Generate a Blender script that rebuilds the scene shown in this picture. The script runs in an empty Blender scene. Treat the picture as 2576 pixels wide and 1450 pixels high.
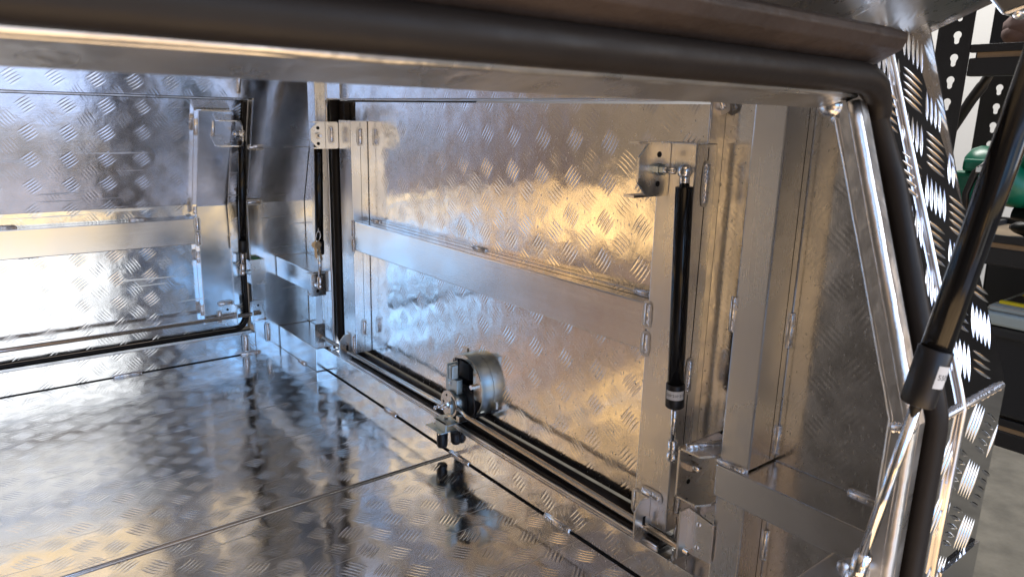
import bpy, bmesh, math, random
from mathutils import Vector, Matrix
random.seed(7)
S = bpy.context.scene
COL = S.collection
R = math.radians

# ------------------------------------------------------------------ camera
cd = bpy.data.cameras.new('camera'); cam = bpy.data.objects.new('camera', cd); COL.objects.link(cam)
CAMZ = 0.645
f = 1820.0
VX = Vector((3633-1288, 350-725, f)).normalized()
VY = Vector((-200-1288, 250-725, f)); VY = (VY - VX*VY.dot(VX)).normalized()
VZ = VX.cross(VY)
# rows of the image axes (right, down, forward) expressed in world coordinates
right = Vector((VX.x, VY.x, VZ.x)); down = Vector((VX.y, VY.y, VZ.y)); fwd = Vector((VX.z, VY.z, VZ.z))
m = Matrix((right, -down, -fwd)).transposed().to_4x4()
m.translation = Vector((0, 0, CAMZ))
cam.matrix_world = m
cd.sensor_width = 36; cd.lens = 36*f/2576; cd.clip_start = 0.02; cd.clip_end = 200
cd.dof.use_dof = True; cd.dof.focus_distance = 1.15; cd.dof.aperture_fstop = 12
S.camera = cam
S.view_settings.view_transform = 'Standard'; S.view_settings.look = 'None'
S.view_settings.exposure = 0.15; S.view_settings.gamma = 1.0
S.render.engine = 'CYCLES'
S.cycles.max_bounces = 14; S.cycles.glossy_bounces = 14; S.cycles.diffuse_bounces = 3

# ------------------------------------------------------------------ world: what stands round the open garage
W = bpy.data.worlds.new('World'); S.world = W; W.use_nodes = True
wt = W.node_tree; wt.nodes.clear()
def wn(t, **k):
    n = wt.nodes.new(t)
    for a, b in k.items(): setattr(n, a, b)
    return n
def wl(a, b): wt.links.new(a, b)
def wmath(op, a, b=None, c=None, clamp=False):
    n = wn('ShaderNodeMath', operation=op, use_clamp=clamp)
    for i, v in enumerate((a, b, c)):
        if v is None: continue
        if isinstance(v, (int, float)): n.inputs[i].default_value = v
        else: wl(v, n.inputs[i])
    return n.outputs[0]
tc = wn('ShaderNodeTexCoord'); sx = wn('ShaderNodeSeparateXYZ'); wl(tc.outputs['Generated'], sx.inputs[0])
gx, gy, gz = sx.outputs
AZ = wmath('MULTIPLY', wmath('ARCTAN2', gx, wmath('MULTIPLY', gy, -1.0)), 57.2958)   # 0 = -Y, + towards +X
EL = wmath('MULTIPLY', wmath('ARCSINE', gz), 57.2958)
nz = wn('ShaderNodeTexNoise'); nz.inputs['Scale'].default_value = 2.5; wl(tc.outputs['Generated'], nz.inputs['Vector'])
NOI = wmath('MULTIPLY', wmath('SUBTRACT', nz.outputs[0], 0.5), 6.0)
AZn = wmath('ADD', AZ, NOI); ELn = wmath('ADD', EL, NOI)
def step(v, e, s):
    n = wn('ShaderNodeMapRange', interpolation_type='SMOOTHSTEP', clamp=True)
    wl(v, n.inputs[0]); n.inputs[1].default_value = e-s; n.inputs[2].default_value = e+s
    return n.outputs[0]
cur = None
def base(c):
    global cur
    n = wn('ShaderNodeRGB'); n.outputs[0].default_value = (*c, 1); cur = n.outputs[0]
def patch(a0, a1, e0, e1, c, sa=1.5, se=1.5, k=1.0):
    """a soft-edged region of the surroundings: azimuth a0..a1, elevation e0..e1"""
    global cur
    a = wmath('MULTIPLY', step(AZn, a0, sa), wmath('SUBTRACT', 1.0, step(AZn, a1, sa)))
    e = wmath('MULTIPLY', step(ELn, e0, se), wmath('SUBTRACT', 1.0, step(ELn, e1, se)))
    fa = wmath('MULTIPLY', wmath('MULTIPLY', a, e), k)
    mx = wn('ShaderNodeMix', data_type='RGBA'); wl(fa, mx.inputs[0]); wl(cur, mx.inputs[6])
    mx.inputs[7].default_value = (*c, 1); cur = mx.outputs[2]
base((.17, .140, .12))
patch(-200, 200, 12, 95, (.12, .095, .08), se=5)                       # garage ceiling, warm and dim
patch(-130, 75, -95, -46, (2.0, 1.35, .75), se=5)                      # warm paving right at the doorway
patch(-200, -68, -46, 95, (.075, .068, .063), sa=4)                     # dark depth of the garage
patch(58, 200, -12, 95, (.018, .017, .017), sa=3, se=2)                # dark racks
# open doorway side (-Y)
patch(-40, 40, -46, -30, (.78, .88, 1.2), se=2)                        # ground in open shade
patch(-34, 40, -30, -13, (1.55, 1.52, 1.45), se=3)                        # pale driveway
patch(-24, -8, -30, -13, (.42, .37, .33), sa=2, se=3)                  # dark strip of ground
patch(-34, 40, -12, -3, (1.35, 1.02, .62), se=1.2)                     # sunlit strip further out
patch(-34, 40, -3, 5, (.66, .66, .74), se=1.5)                         # wall in shade
patch(-7, 16, 5, 26, (1.75, 1.80, 1.85), sa=2, se=2)                   # bright overcast sky
patch(-24, -7, 5, 26, (.48, .98, 1.85), sa=2, se=2)                    # blue sky
patch(-35.5, -24, 3, 26, (.85, 1.45, 2.3), sa=2, se=2)
patch(16, 40, 5, 26, (.60, .95, 1.55), sa=2, se=2)
patch(-35.5, 40, 26, 62, (.98, 1.24, 1.95), se=2)                        # sky higher up
patch(38, 62, -22, 12, (.80, .50, .24), sa=2, se=3)                     # amber glow added for the stripe on the near strut
# beyond the open end (-X)
patch(-58, -40, 24, 60, (.25, .175, .145), sa=1.5, se=2)
patch(-40.5, -35, 24, 60, (.55, .62, .88), sa=1.5, se=2)
patch(-58, -35.5, 3, 24, (.44, .28, .19), sa=1.5, se=2)
patch(-41, -34, -12, 3, (.62, .43, .32), sa=1.5, se=2)
patch(-50, -40.5, -18, -2.5, (2.7, 1.65, .66), sa=1.5, se=2)
patch(-44, -34, -34, -13, (1.15, .62, .32), sa=1.5, se=2)
patch(-66, -49, -34, 3, (.30, .22, .15), sa=2, se=2)
patch(-165, -118.6, -60, 50, (.26, .222, .195), sa=1.2, se=4)
patch(-118.6, -92, -60, 50, (.050, .042, .036), sa=1.2, se=4)
nd = wn('ShaderNodeTexNoise'); nd.inputs['Scale'].default_value = 7.0; nd.inputs['Detail'].default_value = 5; nd.inputs['Roughness'].default_value = .62; wl(tc.outputs['Generated'], nd.inputs['Vector'])
ndm = wn('ShaderNodeMapRange'); wl(nd.outputs[0], ndm.inputs[0])
for i_, v_ in enumerate((.32, .68, .62, 1.36)): ndm.inputs[i_+1].default_value = v_
vm = wn('ShaderNodeVectorMath', operation='SCALE'); wl(cur, vm.inputs[0]); wl(ndm.outputs[0], vm.inputs['Scale']); cur = vm.outputs[0]
bg = wn('ShaderNodeBackground'); wl(cur, bg.inputs[0]); bg.inputs[1].default_value = 1.18
wl(bg.outputs[0], wn('ShaderNodeOutputWorld').inputs[0])

# ------------------------------------------------------------------ lamps
def area(name, loc, target, sx_, sy_, power, color):
    l = bpy.data.lights.new(name, 'AREA'); l.shape = 'RECTANGLE'; l.size = sx_; l.size_y = sy_
    l.energy = power; l.color = color
    o = bpy.data.objects.new(name, l); COL.objects.link(o); o.location = loc
    o.rotation_euler = (Vector(target)-Vector(loc)).to_track_quat('-Z', 'Y').to_euler()
    return o
area('doorway_daylight', (3.2, -2.9, 1.9), (1.2, .3, .5), 1.0, 2.4, 42, (.88, .93, 1.0))
area('background_fill', (2.7, 1.9, 2.7), (3.0, 1.0, 0), .6, 1.4, 80, (1.0, .97, .92))  # unseen fill added to brighten the rack, wall and floor behind

# ------------------------------------------------------------------ materials
MATS = {}
def newmat(name):
    mt = bpy.data.materials.new(name); mt.use_nodes = True
    nt = mt.node_tree; bs = nt.nodes['Principled BSDF']
    return mt, nt, bs
class NT:
    def __init__(s, nt): s.nt = nt
    def n(s, t, **k):
        n = s.nt.nodes.new(t)
        for a, b in k.items(): setattr(n, a, b)
        return n
    def l(s, a, b): s.nt.links.new(a, b)
    def m(s, op, a, b=None, c=None, clamp=False):
        n = s.n('ShaderNodeMath', operation=op, use_clamp=clamp)
        for i, v in enumerate((a, b, c)):
            if v is None: continue
            if isinstance(v, (int, float)): n.inputs[i].default_value = v
            else: s.l(v, n.inputs[i])
        return n.outputs[0]
def noise(N, vec, scale, detail=2, rough=.5):
    n = N.n('ShaderNodeTexNoise'); n.inputs['Scale'].default_value = scale; n.inputs['Detail'].default_value = detail
    n.inputs['Roughness'].default_value = rough; N.l(vec, n.inputs['Vector']); return n.outputs[0]
def mapr(N, v, a, b, c, d):
    n = N.n('ShaderNodeMapRange', clamp=True); N.l(v, n.inputs[0])
    for i, x in enumerate((a, b, c, d)): n.inputs[i+1].default_value = x
    return n.outputs[0]
def simple(name, col, rough, metal=0, bump=0, bscale=300, rvar=0, cvar=0, coat=0, spec=None, emis=None):
    mt, nt, bs = newmat(name); N = NT(nt)
    bs.inputs['Base Color'].default_value = (*col, 1); bs.inputs['Roughness'].default_value = rough
    bs.inputs['Metallic'].default_value = metal
    if coat: bs.inputs['Coat Weight'].default_value = coat
    if spec is not None: bs.inputs['Specular IOR Level'].default_value = spec
    co = N.n('ShaderNodeTexCoord').outputs['Object']
    if rvar: N.l(mapr(N, noise(N, co, 25, 4), .3, .7, max(.02, rough-rvar), rough+rvar), bs.inputs['Roughness'])
    if cvar:
        mx = N.n('ShaderNodeMix', data_type='RGBA'); N.l(mapr(N, noise(N, co, 9, 6, .6), .35, .65, 0, 1), mx.inputs[0])
        mx.inputs[6].default_value = (*[c*(1-cvar) for c in col], 1); mx.inputs[7].default_value = (*[min(1, c*(1+cvar)) for c in col], 1)
        N.l(mx.outputs[2], bs.inputs['Base Color'])
    if bump:
        b = N.n('ShaderNodeBump'); b.inputs['Strength'].default_value = 1; b.inputs['Distance'].default_value = bump
        N.l(noise(N, co, bscale, 3), b.inputs['Height']); N.l(b.outputs[0], bs.inputs['Normal'])
    MATS[name] = mt; return mt
def tread(name, ax, P=.074, Q=.058, tA=35, tB=-55, depth=.0005, rough=.085, wave=.006, base=.80, fine=.00020, gA=1.0, gB=1.0):
    """smooth back of five-bar tread sheet: groups of shallow dents, plus the slow buckling of thin sheet"""
    mt, nt, bs = newmat(name); N = NT(nt)
    co = N.n('ShaderNodeTexCoord').outputs['Object']; sp = N.n('ShaderNodeSeparateXYZ'); N.l(co, sp.inputs[0])
    wv = N.n('ShaderNodeTexNoise'); wv.inputs['Scale'].default_value = 8; N.l(co, wv.inputs['Vector'])
    wob = N.m('MULTIPLY', N.m('SUBTRACT', wv.outputs[0], .5), .010)
    u = N.m('ADD', sp.outputs[ax[0]], wob); v = N.m('ADD', sp.outputs[ax[1]], wob)
    hs = []; mounds = []
    for (ou, ov, th) in ((0, 0, tA), (P/2, Q/2, tB)):
        du = N.m('WRAP', N.m('ADD', u, ou), P/2, -P/2); dv = N.m('WRAP', N.m('ADD', v, ov), Q/2, -Q/2)
        c_, s_ = math.cos(R(th)), math.sin(R(th))
        a = N.m('ADD', N.m('MULTIPLY', du, c_), N.m('MULTIPLY', dv, s_))
        b = N.m('SUBTRACT', N.m('MULTIPLY', dv, c_), N.m('MULTIPLY', du, s_))
        bb = N.m('WRAP', N.m('ADD', b, 0.0), .0031, -.0031)
        along = N.m('SUBTRACT', 1.0, N.m('POWER', N.m('ABSOLUTE', N.m('DIVIDE', a, .0170)), 2.0), clamp=True)
        width = N.m('ADD', N.m('MULTIPLY', along, .0022), .0002)
        acr = N.m('SUBTRACT', 1.0, N.m('POWER', N.m('DIVIDE', bb, width), 2.0), clamp=True)
        msk = N.m('LESS_THAN', N.m('ABSOLUTE', b), .0154)
        hs.append(N.m('MULTIPLY', N.m('MULTIPLY', N.m('MULTIPLY', along, acr), msk), 1.0))
        sm = N.m('SUBTRACT', 1.0, N.m('POWER', N.m('ABSOLUTE', N.m('DIVIDE', b, .020)), 2.0), clamp=True)
        mounds.append(N.m('MULTIPLY', N.m('SUBTRACT', 1.0, N.m('POWER', N.m('ABSOLUTE', N.m('DIVIDE', a, .021)), 2.0), clamp=True), sm))
    h = N.m('ADD', N.m('MULTIPLY', hs[0], gA), N.m('MULTIPLY', hs[1], gB)); md = N.m('ADD', mounds[0], mounds[1])
    # dents print through unevenly
    am = mapr(N, noise(N, co, 22, 2), .3, .7, .75, 1.0)
    h = N.m('MULTIPLY', h, am)
    tot = N.m('ADD', N.m('MULTIPLY', h, -depth), N.m('MULTIPLY', md, -depth*.22))
    tot = N.m('ADD', tot, N.m('MULTIPLY', noise(N, co, 7, 2), wave))
    tot = N.m('ADD', tot, N.m('MULTIPLY', noise(N, co, 55, 3), fine))
    # sander swirls and handling scratches
    sm_ = N.n('ShaderNodeMapping'); sm_.inputs['Rotation'].default_value = (.6, .5, .7); sm_.inputs['Scale'].default_value = (40, 900, 60); N.l(co, sm_.inputs[0])
    tot = N.m('ADD', tot, N.m('MULTIPLY', noise(N, sm_.outputs[0], 1.0, 2), .000018))
    bp = N.n('ShaderNodeBump'); bp.inputs['Strength'].default_value = 1; bp.inputs['Distance'].default_value = 1.0
    N.l(tot, bp.inputs['Height']); N.l(bp.outputs[0], bs.inputs['Normal'])
    bs.inputs['Metallic'].default_value = 1
    cm = N.n('ShaderNodeMix', data_type='RGBA'); N.l(mapr(N, noise(N, co, 14, 6, .65), .3, .7, 0, 1), cm.inputs[0])
    cm.inputs[6].default_value = (base*.90, base*.90, base*.89, 1); cm.inputs[7].default_value = (base*1.08, base*1.08, base*1.09, 1)
    N.l(cm.outputs[2], bs.inputs['Base Color'])
    sc_ = N.n('ShaderNodeMapping'); sc_.inputs['Rotation'].default_value = (.3, .9, .45); sc_.inputs['Scale'].default_value = (5, 260, 140); N.l(co, sc_.inputs[0])
    scr = mapr(N, noise(N, sc_.outputs[0], 1.0, 2, .4), .66, .72, 0, .22)
    N.l(N.m('ADD', mapr(N, noise(N, co, 18, 6, .7), .3, .75, rough*.6, rough*1.7), scr), bs.inputs['Roughness'])
    MATS[name] = mt; return mt
tread('tread_floor', (0, 1), depth=.00021, wave=.0012, rough=.10, fine=.00007)
tread('tread_end', (1, 2), gA=.8, gB=1.5, depth=.00014, wave=.0026, rough=.115)
tread('tread_side', (0, 2), gA=1.6, gB=.8, depth=.00012, wave=.0018, rough=.115)
tread('sheet_end', (1, 2), depth=.00004, wave=.0022, rough=.17, base=.74)
tread('sheet_side', (0, 2), depth=.00005, wave=.0026, rough=.19, base=.76)
def extruded(name, col, rough, ax=2, scale=400, aniso=.4):
    """mill finish tube: fine die lines running along one axis"""
    mt, nt, bs = newmat(name); N = NT(nt)
    co = N.n('ShaderNodeTexCoord').outputs['Object']
    mp = N.n('ShaderNodeMapping'); sc = [scale, scale, scale]; sc[ax] = 1.2; mp.inputs['Scale'].default_value = sc; N.l(co, mp.inputs[0])
    st = noise(N, mp.outputs[0], 1.0, 3, .6)
    bs.inputs['Metallic'].default_value = 1
    N.l(mapr(N, N.m('ADD', N.m('MULTIPLY', st, .22), N.m('MULTIPLY', noise(N, co, 14, 5), .78)), .3, .7, rough*.7, rough*1.35), bs.inputs['Roughness'])
    cm = N.n('ShaderNodeMix', data_type='RGBA'); N.l(mapr(N, st, .3, .7, 0, 1), cm.inputs[0])
    cm.inputs[6].default_value = (*[c*.98 for c in col], 1); cm.inputs[7].default_value = (*col, 1); N.l(cm.outputs[2], bs.inputs['Base Color'])
    bp = N.n('ShaderNodeBump'); bp.inputs['Distance'].default_value = .000006; N.l(st, bp.inputs['Height']); N.l(bp.outputs[0], bs.inputs['Normal'])
    MATS[name] = mt; return mt
extruded('tube_x', (.77, .77, .77), .19, 0)
extruded('tube_y', (.77, .77, .77), .19, 1)
extruded('tube_z', (.78, .78, .78), .27, 2)
simple('plate', (.78, .78, .78), .17, 1, rvar=.05, bump=.0002, bscale=30)
simple('bracket', (.82, .82, .81), .27, 1, rvar=.05)
simple('dressed', (.76, .76, .76), .33, 1, rvar=.08, bump=.0022, bscale=28)
simple('weld', (.80, .80, .81), .22, 1)
simple('weld_halo', (.70, .70, .70), .33, 1, rvar=.1)
simple('seam_bead', (.90, .90, .92), .22, 1)
simple('chrome', (.82, .83, .85), .07, 1)
simple('steel_rod', (.66, .61, .54), .18, 1)
simple('weld_dull', (.60, .60, .60), .36, 1)
simple('zinc', (.56, .64, .66), .38, 1, cvar=.12, rvar=.05)
simple('yellow_zinc', (.72, .66, .58), .24, 1, cvar=.15)
simple('black_gloss', (.007, .007, .008), .13, spec=.32)
simple('black_plastic', (.014, .014, .016), .40)
simple('rubber', (.020, .0165, .015), .46, bump=.0005, bscale=60, spec=.28, rvar=.08)
simple('rubber_brown', (.055, .041, .035), .48, bump=.0022, bscale=55, cvar=.22, spec=.32, rvar=.1)
simple('gap', (.006, .006, .007), .9)
simple('paper', (.78, .78, .76), .55)
simple('ink', (.015, .015, .015), .6)
simple('marker_green', (.02, .30, .04), .5)
simple('brass_key', (.62, .60, .54), .22, 1)
tread('lid_sheet', (0, 1), depth=.00020, wave=.003, rough=.30, base=.50)
simple('reflection_satin', (.90, .90, .92), .28, 1)
simple('outer_mirror', (.80, .80, .82), .045, 1, bump=.0003, bscale=12)
simple('outer_bar', (.88, .88, .90), .09, 1)

# ------------------------------------------------------------------ object helpers
def tag(o, label=None, cat=None, group=None, kind=None):
    if label: o['label'] = label
    if cat: o['category'] = cat
    if group: o['group'] = group
    if kind: o['kind'] = kind
    return o
def thing(name, loc, label, cat, group=None):
    o = bpy.data.objects.new(name, None); COL.objects.link(o); o.location = loc; o.empty_display_size = .05
    return tag(o, label, cat, group)
def rootloc(o):
    v = Vector((0, 0, 0))
    while o is not None: v += Vector(o.location); o = o.parent
    return v
class MB:
    def __init__(s): s.bm = bmesh.new(); s.mats = []; s.cur = 0
    def mat(s, name):
        if name not in s.mats: s.mats.append(name)
        s.cur = s.mats.index(name); return s
    def _fin(s, faces, smooth=False):
        for f_ in faces: f_.material_index = s.cur; f_.smooth = smooth
    def box(s, x0, x1, y0, y1, z0, z1, bev=0, M=None):
        vs = [s.bm.verts.new(Vector((x, y, z))) for x in (x0, x1) for y in (y0, y1) for z in (z0, z1)]
        q = [(0, 1, 3, 2), (4, 6, 7, 5), (0, 4, 5, 1), (2, 3, 7, 6), (0, 2, 6, 4), (1, 5, 7, 3)]
        fs = [s.bm.faces.new([vs[i] for i in t]) for t in q]
        if bev:
            es = list({e for f_ in fs for e in f_.edges})
            r = bmesh.ops.bevel(s.bm, geom=es, offset=bev, segments=2, affect='EDGES', profile=.5)
            fs = [f_ for f_ in s.bm.faces if f_.is_valid and all(v in set(r['verts']) or v in vs for v in f_.verts) and f_ not in s._old] if False else list(set(r['faces']) | {f_ for f_ in fs if f_.is_valid})
        if M is not None:
            bmesh.ops.transform(s.bm, matrix=M, verts=list({v for f_ in fs for v in f_.verts}))
        s._fin(fs); return s
    def ext(s, poly, a0, a1, axis='x', bev=0):
        """prism: 2D polygon swept along an axis. axis x: (y,z); y: (x,z); z: (x,y)"""
        mk = {'x': lambda p, a: (a, p[0], p[1]), 'y': lambda p, a: (p[0], a, p[1]), 'z': lambda p, a: (p[0], p[1], a)}[axis]
        A = [s.bm.verts.new(mk(p, a0)) for p in poly]; B = [s.bm.verts.new(mk(p, a1)) for p in poly]
        n = len(poly); fs = [s.bm.faces.new(A), s.bm.faces.new(B[::-1])]
        for i in range(n): fs.append(s.bm.faces.new((A[i], B[i], B[(i+1) % n], A[(i+1) % n])))
        if bev:
            es = list({e for f_ in fs for e in f_.edges})
            r = bmesh.ops.bevel(s.bm, geom=es, offset=bev, segments=4, affect='EDGES', profile=.5)
            fs = list(set(r['faces']) | {f_ for f_ in fs if f_.is_valid})
        bmesh.ops.recalc_face_normals(s.bm, faces=fs)
        s._fin(fs); return s
    def tube(s, pts, r, seg=16, smooth=True, closed=False, caps=True):
        pts = [Vector(p) for p in pts]; rr = r if isinstance(r, (list, tuple)) else [r]*len(pts)
        rings = []; up = None
        for i, p in enumerate(pts):
            if closed: t = (pts[(i+1) % len(pts)]-pts[i-1]).normalized()
            else: t = ((pts[i+1] if i < len(pts)-1 else p)-(pts[i-1] if i else p)).normalized()
            if up is None:
                up = Vector((0, 0, 1)) if abs(t.z) < .9 else Vector((1, 0, 0))
            a = (up-t*up.dot(t)).normalized(); b = t.cross(a); up = a
            rings.append([s.bm.verts.new(p+(a*math.cos(k*2*math.pi/seg)+b*math.sin(k*2*math.pi/seg))*rr[i]) for k in range(seg)])
        fs = []
        n = len(rings)
        for i in range(n if closed else n-1):
            A, B = rings[i], rings[(i+1) % n]
            for k in range(seg): fs.append(s.bm.faces.new((A[k], A[(k+1) % seg], B[(k+1) % seg], B[k])))
        s._fin(fs, smooth)
        if caps and not closed:
            s._fin([s.bm.faces.new(rings[0][::-1]), s.bm.faces.new(rings[-1])])
        return s
    def ball(s, c, r, sc=(1, 1, 1), M=None, seg=14):
        T = Matrix.Translation(Vector(c)) @ (M or Matrix.Identity(4)) @ Matrix.Diagonal((*sc, 1))
        g = bmesh.ops.create_uvsphere(s.bm, u_segments=seg, v_segments=max(6, seg*2//3), radius=r, matrix=T)
        s._fin({f_ for v in g['verts'] for f_ in v.link_faces}, True); return s
    def hexnut(s, c, d, r, h):
        d = Vector(d).normalized(); c = Vector(c)
        return s.tube([c, c+d*h], r, seg=6, smooth=False)
    def bead(s, p0, p1, nrm, w=.006, n=7, halo=True, mat='weld'):
        """row of overlapping weld ripples from p0 to p1 with the dull etched halo round it"""
        w = w*1.3; n = max(3, int(n*.85)); p0, p1, nrm = Vector(p0), Vector(p1), Vector(nrm).normalized(); t = (p1-p0).normalized(); b = nrm.cross(t)
        flat = max(abs(nrm.x), abs(nrm.y), abs(nrm.z)) > .97
        if halo and flat:
            s.mat('weld_halo'); L = (p1-p0).length; k = 26; c = (p0+p1)/2+nrm*.00035; vs = []
            for i in range(k):
                an = 2*math.pi*i/k; rx = L/2+w*.75; rb = w*1.05*(1+random.uniform(-.10, .10))
                ca, sa = math.cos(an), math.sin(an)
                vs.append(s.bm.verts.new(c+t*rx*math.copysign(abs(ca)**.6, ca)+b*rb*math.copysign(abs(sa)**.6, sa)))
            s._fin([s.bm.faces.new(vs)])
        s.mat(mat)
        M = Matrix((t, b, nrm)).transposed().to_4x4()
        # solid core ridge with crescent ripples lapping over each other
        kk = int(n*1.5); s.tube([p0-t*w*.25, p0, p0.lerp(p1, .5), p1, p1+t*w*.25], [w*.18, w*.44, w*.47, w*.44, w*.16], 12)
        for i in range(kk):
            q = p0.lerp(p1, i/(kk-1)) + b*random.uniform(-.07, .07)*w
            s.ball(q, w*.66*random.uniform(.88, 1.10), (.36, .98, .74), M @ Matrix.Rotation(R(-38), 4, 'Y') @ Matrix.Rotation(R(random.uniform(-8, 8)), 4, 'Z'), 12)
        return s
    def build(s, name, parent=None, label=None, bevmod=0):
        me = bpy.data.meshes.new(name); off = rootloc(parent) if parent else Vector((0, 0, 0))
        bmesh.ops.translate(s.bm, verts=s.bm.verts, vec=-off)
        s.bm.to_mesh(me); s.bm.free()
        for mn in s.mats: me.materials.append(MATS[mn])
        o = bpy.data.objects.new(name, me); COL.objects.link(o)
        if parent: o.parent = parent
        if label: o['label'] = label
        return o
def P_(mat): return MB().mat(mat)

ZB = .404
K = .33
def yf(z, off=0): return 1.896+off-K*max(0, z-ZB)
def yn(z, off=0): return .222+off+K*max(0, z-ZB)
def yo(z, off=0): return .2215+off+.385*max(0, z-ZB)
def prof(fn, o0, o1, z0, z1):
    lo = [(fn(z0, o0), z0)] + ([(fn(ZB, o0), ZB)] if z0 < ZB < z1 else []) + [(fn(z1, o0), z1)]
    hi = [(fn(z1, o1), z1)] + ([(fn(ZB, o1), ZB)] if z0 < ZB < z1 else []) + [(fn(z0, o1), z0)]
    return lo+hi

XL = -1.05      # open far end of the body
# =================================================================== canopy body
body = thing('aluminium_canopy', (0, 1.06, 0), 'mirror-bright aluminium canopy body of welded tread plate and box tube, open side towards the viewer', 'ute canopy')
P_('tread_floor').box(XL, .788, .225, 1.075, -.003, 0).box(XL, .788, 1.079, 1.90, -.003, 0).build('floor_panel', body)
P_('seam_bead').tube([(XL, 1.077, .0016), (.735, 1.077, .0016)], .0021, 12).build('floor_seam', body)
P_('gap').box(.7265, .7282, .30, 1.66, .0003, .0022).box(XL, .60, 1.8903, 1.8915, .0003, .0020).build('floor_gap', body)
# end wall, right: surround sheet beside the door, running to the near corner
P_('sheet_end').ext([(yn(0, .004), 0), (yn(ZB, .004), ZB), (yn(.745, .004), .745), (.566, .745), (.566, 0)], .788, .7905).build('corner_panel', body, 'dull brown-grey corner panel beside the near upright')
P_('sheet_end').ext([(1.63, 0), (1.63, .745), (yf(.745, .0), .745), (yf(ZB, .0), ZB), (yf(0), 0)], .788, .7905).build('corner_panel', body)
P_('tread_end').box(.772, .7905, .568, 1.628, .672, .745).build('header_panel', body)
P_('tread_end').box(.728, .7875, .486, 1.672, .0025, .055, bev=.0015).build('door_sill', body)
lp = P_('dressed').box(.760, .7875, .5635, .5655, .058, .672).box(.7465, .7875, 1.640, 1.6425, .058, .672).box(.757, .7715, .568, 1.628, .6675, .6700)
def wavy(p0, p1, r, n=26):
    p0, p1 = Vector(p0), Vector(p1)
    return [p0.lerp(p1, i/n)+Vector((random.uniform(-.0003, .0003), 0, random.uniform(-.0003, .0003))) for i in range(n+1)], [r*random.uniform(.85, 1.15) for _ in range(n+1)]
for p0, p1, r_ in (((.7585, .5645, .06), (.7585, .5645, .668), .0019), ((.7440, 1.6405, .06), (.7440, 1.6405, .668), .0032), ((.7560, .566, .6688), (.7560, 1.63, .6688), .0020), ((.7365, .575, .0575), (.7365, 1.63, .0575), .0028)):
    lp.tube(*wavy(p0, p1, r_), 10)
lp.build('opening_lip', body)
sp = [(.7535, 1.615, .668)]+[(.7535, 1.615, z) for z in (.5, .3, .1)]
for k in range(1, 7):
    a = k/6*math.pi/2; sp.append((.7555, 1.615-.03*(1-math.cos(a)), .1-.03*math.sin(a)))
sp += [(.757, 1.4, .070), (.757, 1.0, .070), (.757, .59, .070)]
P_('rubber').tube(sp, .0125, 12).box(.757, .7702, 1.575, 1.6385, .09, .6665).box(.7375, .770, .575, 1.60, .0560, .066).build('door_seal', body, 'black bulb seal round the end door opening')
# uprights
def upright(y0, y1, segs, label=None):
    b = P_('tube_z')
    for z0, z1 in segs: b.box(.730, .7875, y0, y1, z0, z1, bev=.002)
    b.mat('gap')
    for z0, z1 in segs: b.box(.7745, .7751, y0-.0003, y0+.0004, z0+.004, z1-.003)
    return b.build('upright_post', body, label)
upright(.444, .485, [(.232, .744), (.0, .186)], 'brushed box tube upright right of the end door')
P_('tube_z').box(.730, .752, 1.673, 1.716, .0, .744, bev=.002).build('upright_post', body, 'box tube upright left of the end door')
P_('sheet_end').box(.7440, .7465, 1.641, 1.6725, .055, .744).build('corner_panel', body)
# cross rails
P_('tube_y').box(.719, .7875, yn(.2, .018), .482, .187, .230, bev=.002).build('cross_rail', body, 'wide flat rail at hip height running to the near corner')
P_('tube_y').box(.700, .7875, 1.655, 1.8955, .204, .258, bev=.002).build('cross_rail', body)
P_('tube_y').box(.700, .7875, 1.655, 1.8955, .0008, .062, bev=.002).build('cross_rail', body)
# far side wall around its door
P_('sheet_side').ext(prof(yf, .004, .0065, 0, .745), .6318, .788).build('side_panel', body)
P_('plate').ext(prof(yf, -.004, .0035, 0, .745), .632, .665).ext(prof(yf, -.0035, .0035, .668, .745), .5955, .6318).mat('gap').ext(prof(yf, .0032, .0038, .002, .742), .6652, .6662).build('corner_plate', body)
P_('tread_side').ext(prof(yf, -.003, .0035, .668, .745), XL, .595).build('side_header', body)
P_('tread_side').box(XL, .6315, 1.892, 1.932, .0008, .058, bev=.0015).build('side_sill', body)
P_('dressed').ext(prof(yf, -.002, .030, .060, .664), .6290, .6315).box(XL, .62, 1.893, 1.8945, .0582, .0635).ext(prof(yf, .0, .03, .6635, .6665), XL, .62).build('side_opening_lip', body)
fp = [(.6215, yf(z, .024), z) for z in (.66, .55, .45, .404, .3, .2, .100)]
for k in range(1, 7):
    a = k/6*math.pi/2; fp.append((.6215-.035*(1-math.cos(a)), yf(.1, .024), .100-.0375*math.sin(a)))
fp += [(.3, yf(.1, .024), .0625), (XL, yf(.1, .024), .0625)]
P_('rubber').tube(fp, .0052, 12).build('side_door_seal', body, 'black bulb seal round the far side door')
# roof
P_('sheet_side').ext([(yn(.745, .01), .7455), (yf(.745, -.0), .7455), (yf(.745), .748), (yn(.745, .01), .748)], XL, .79).build('roof_panel', body)
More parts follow.
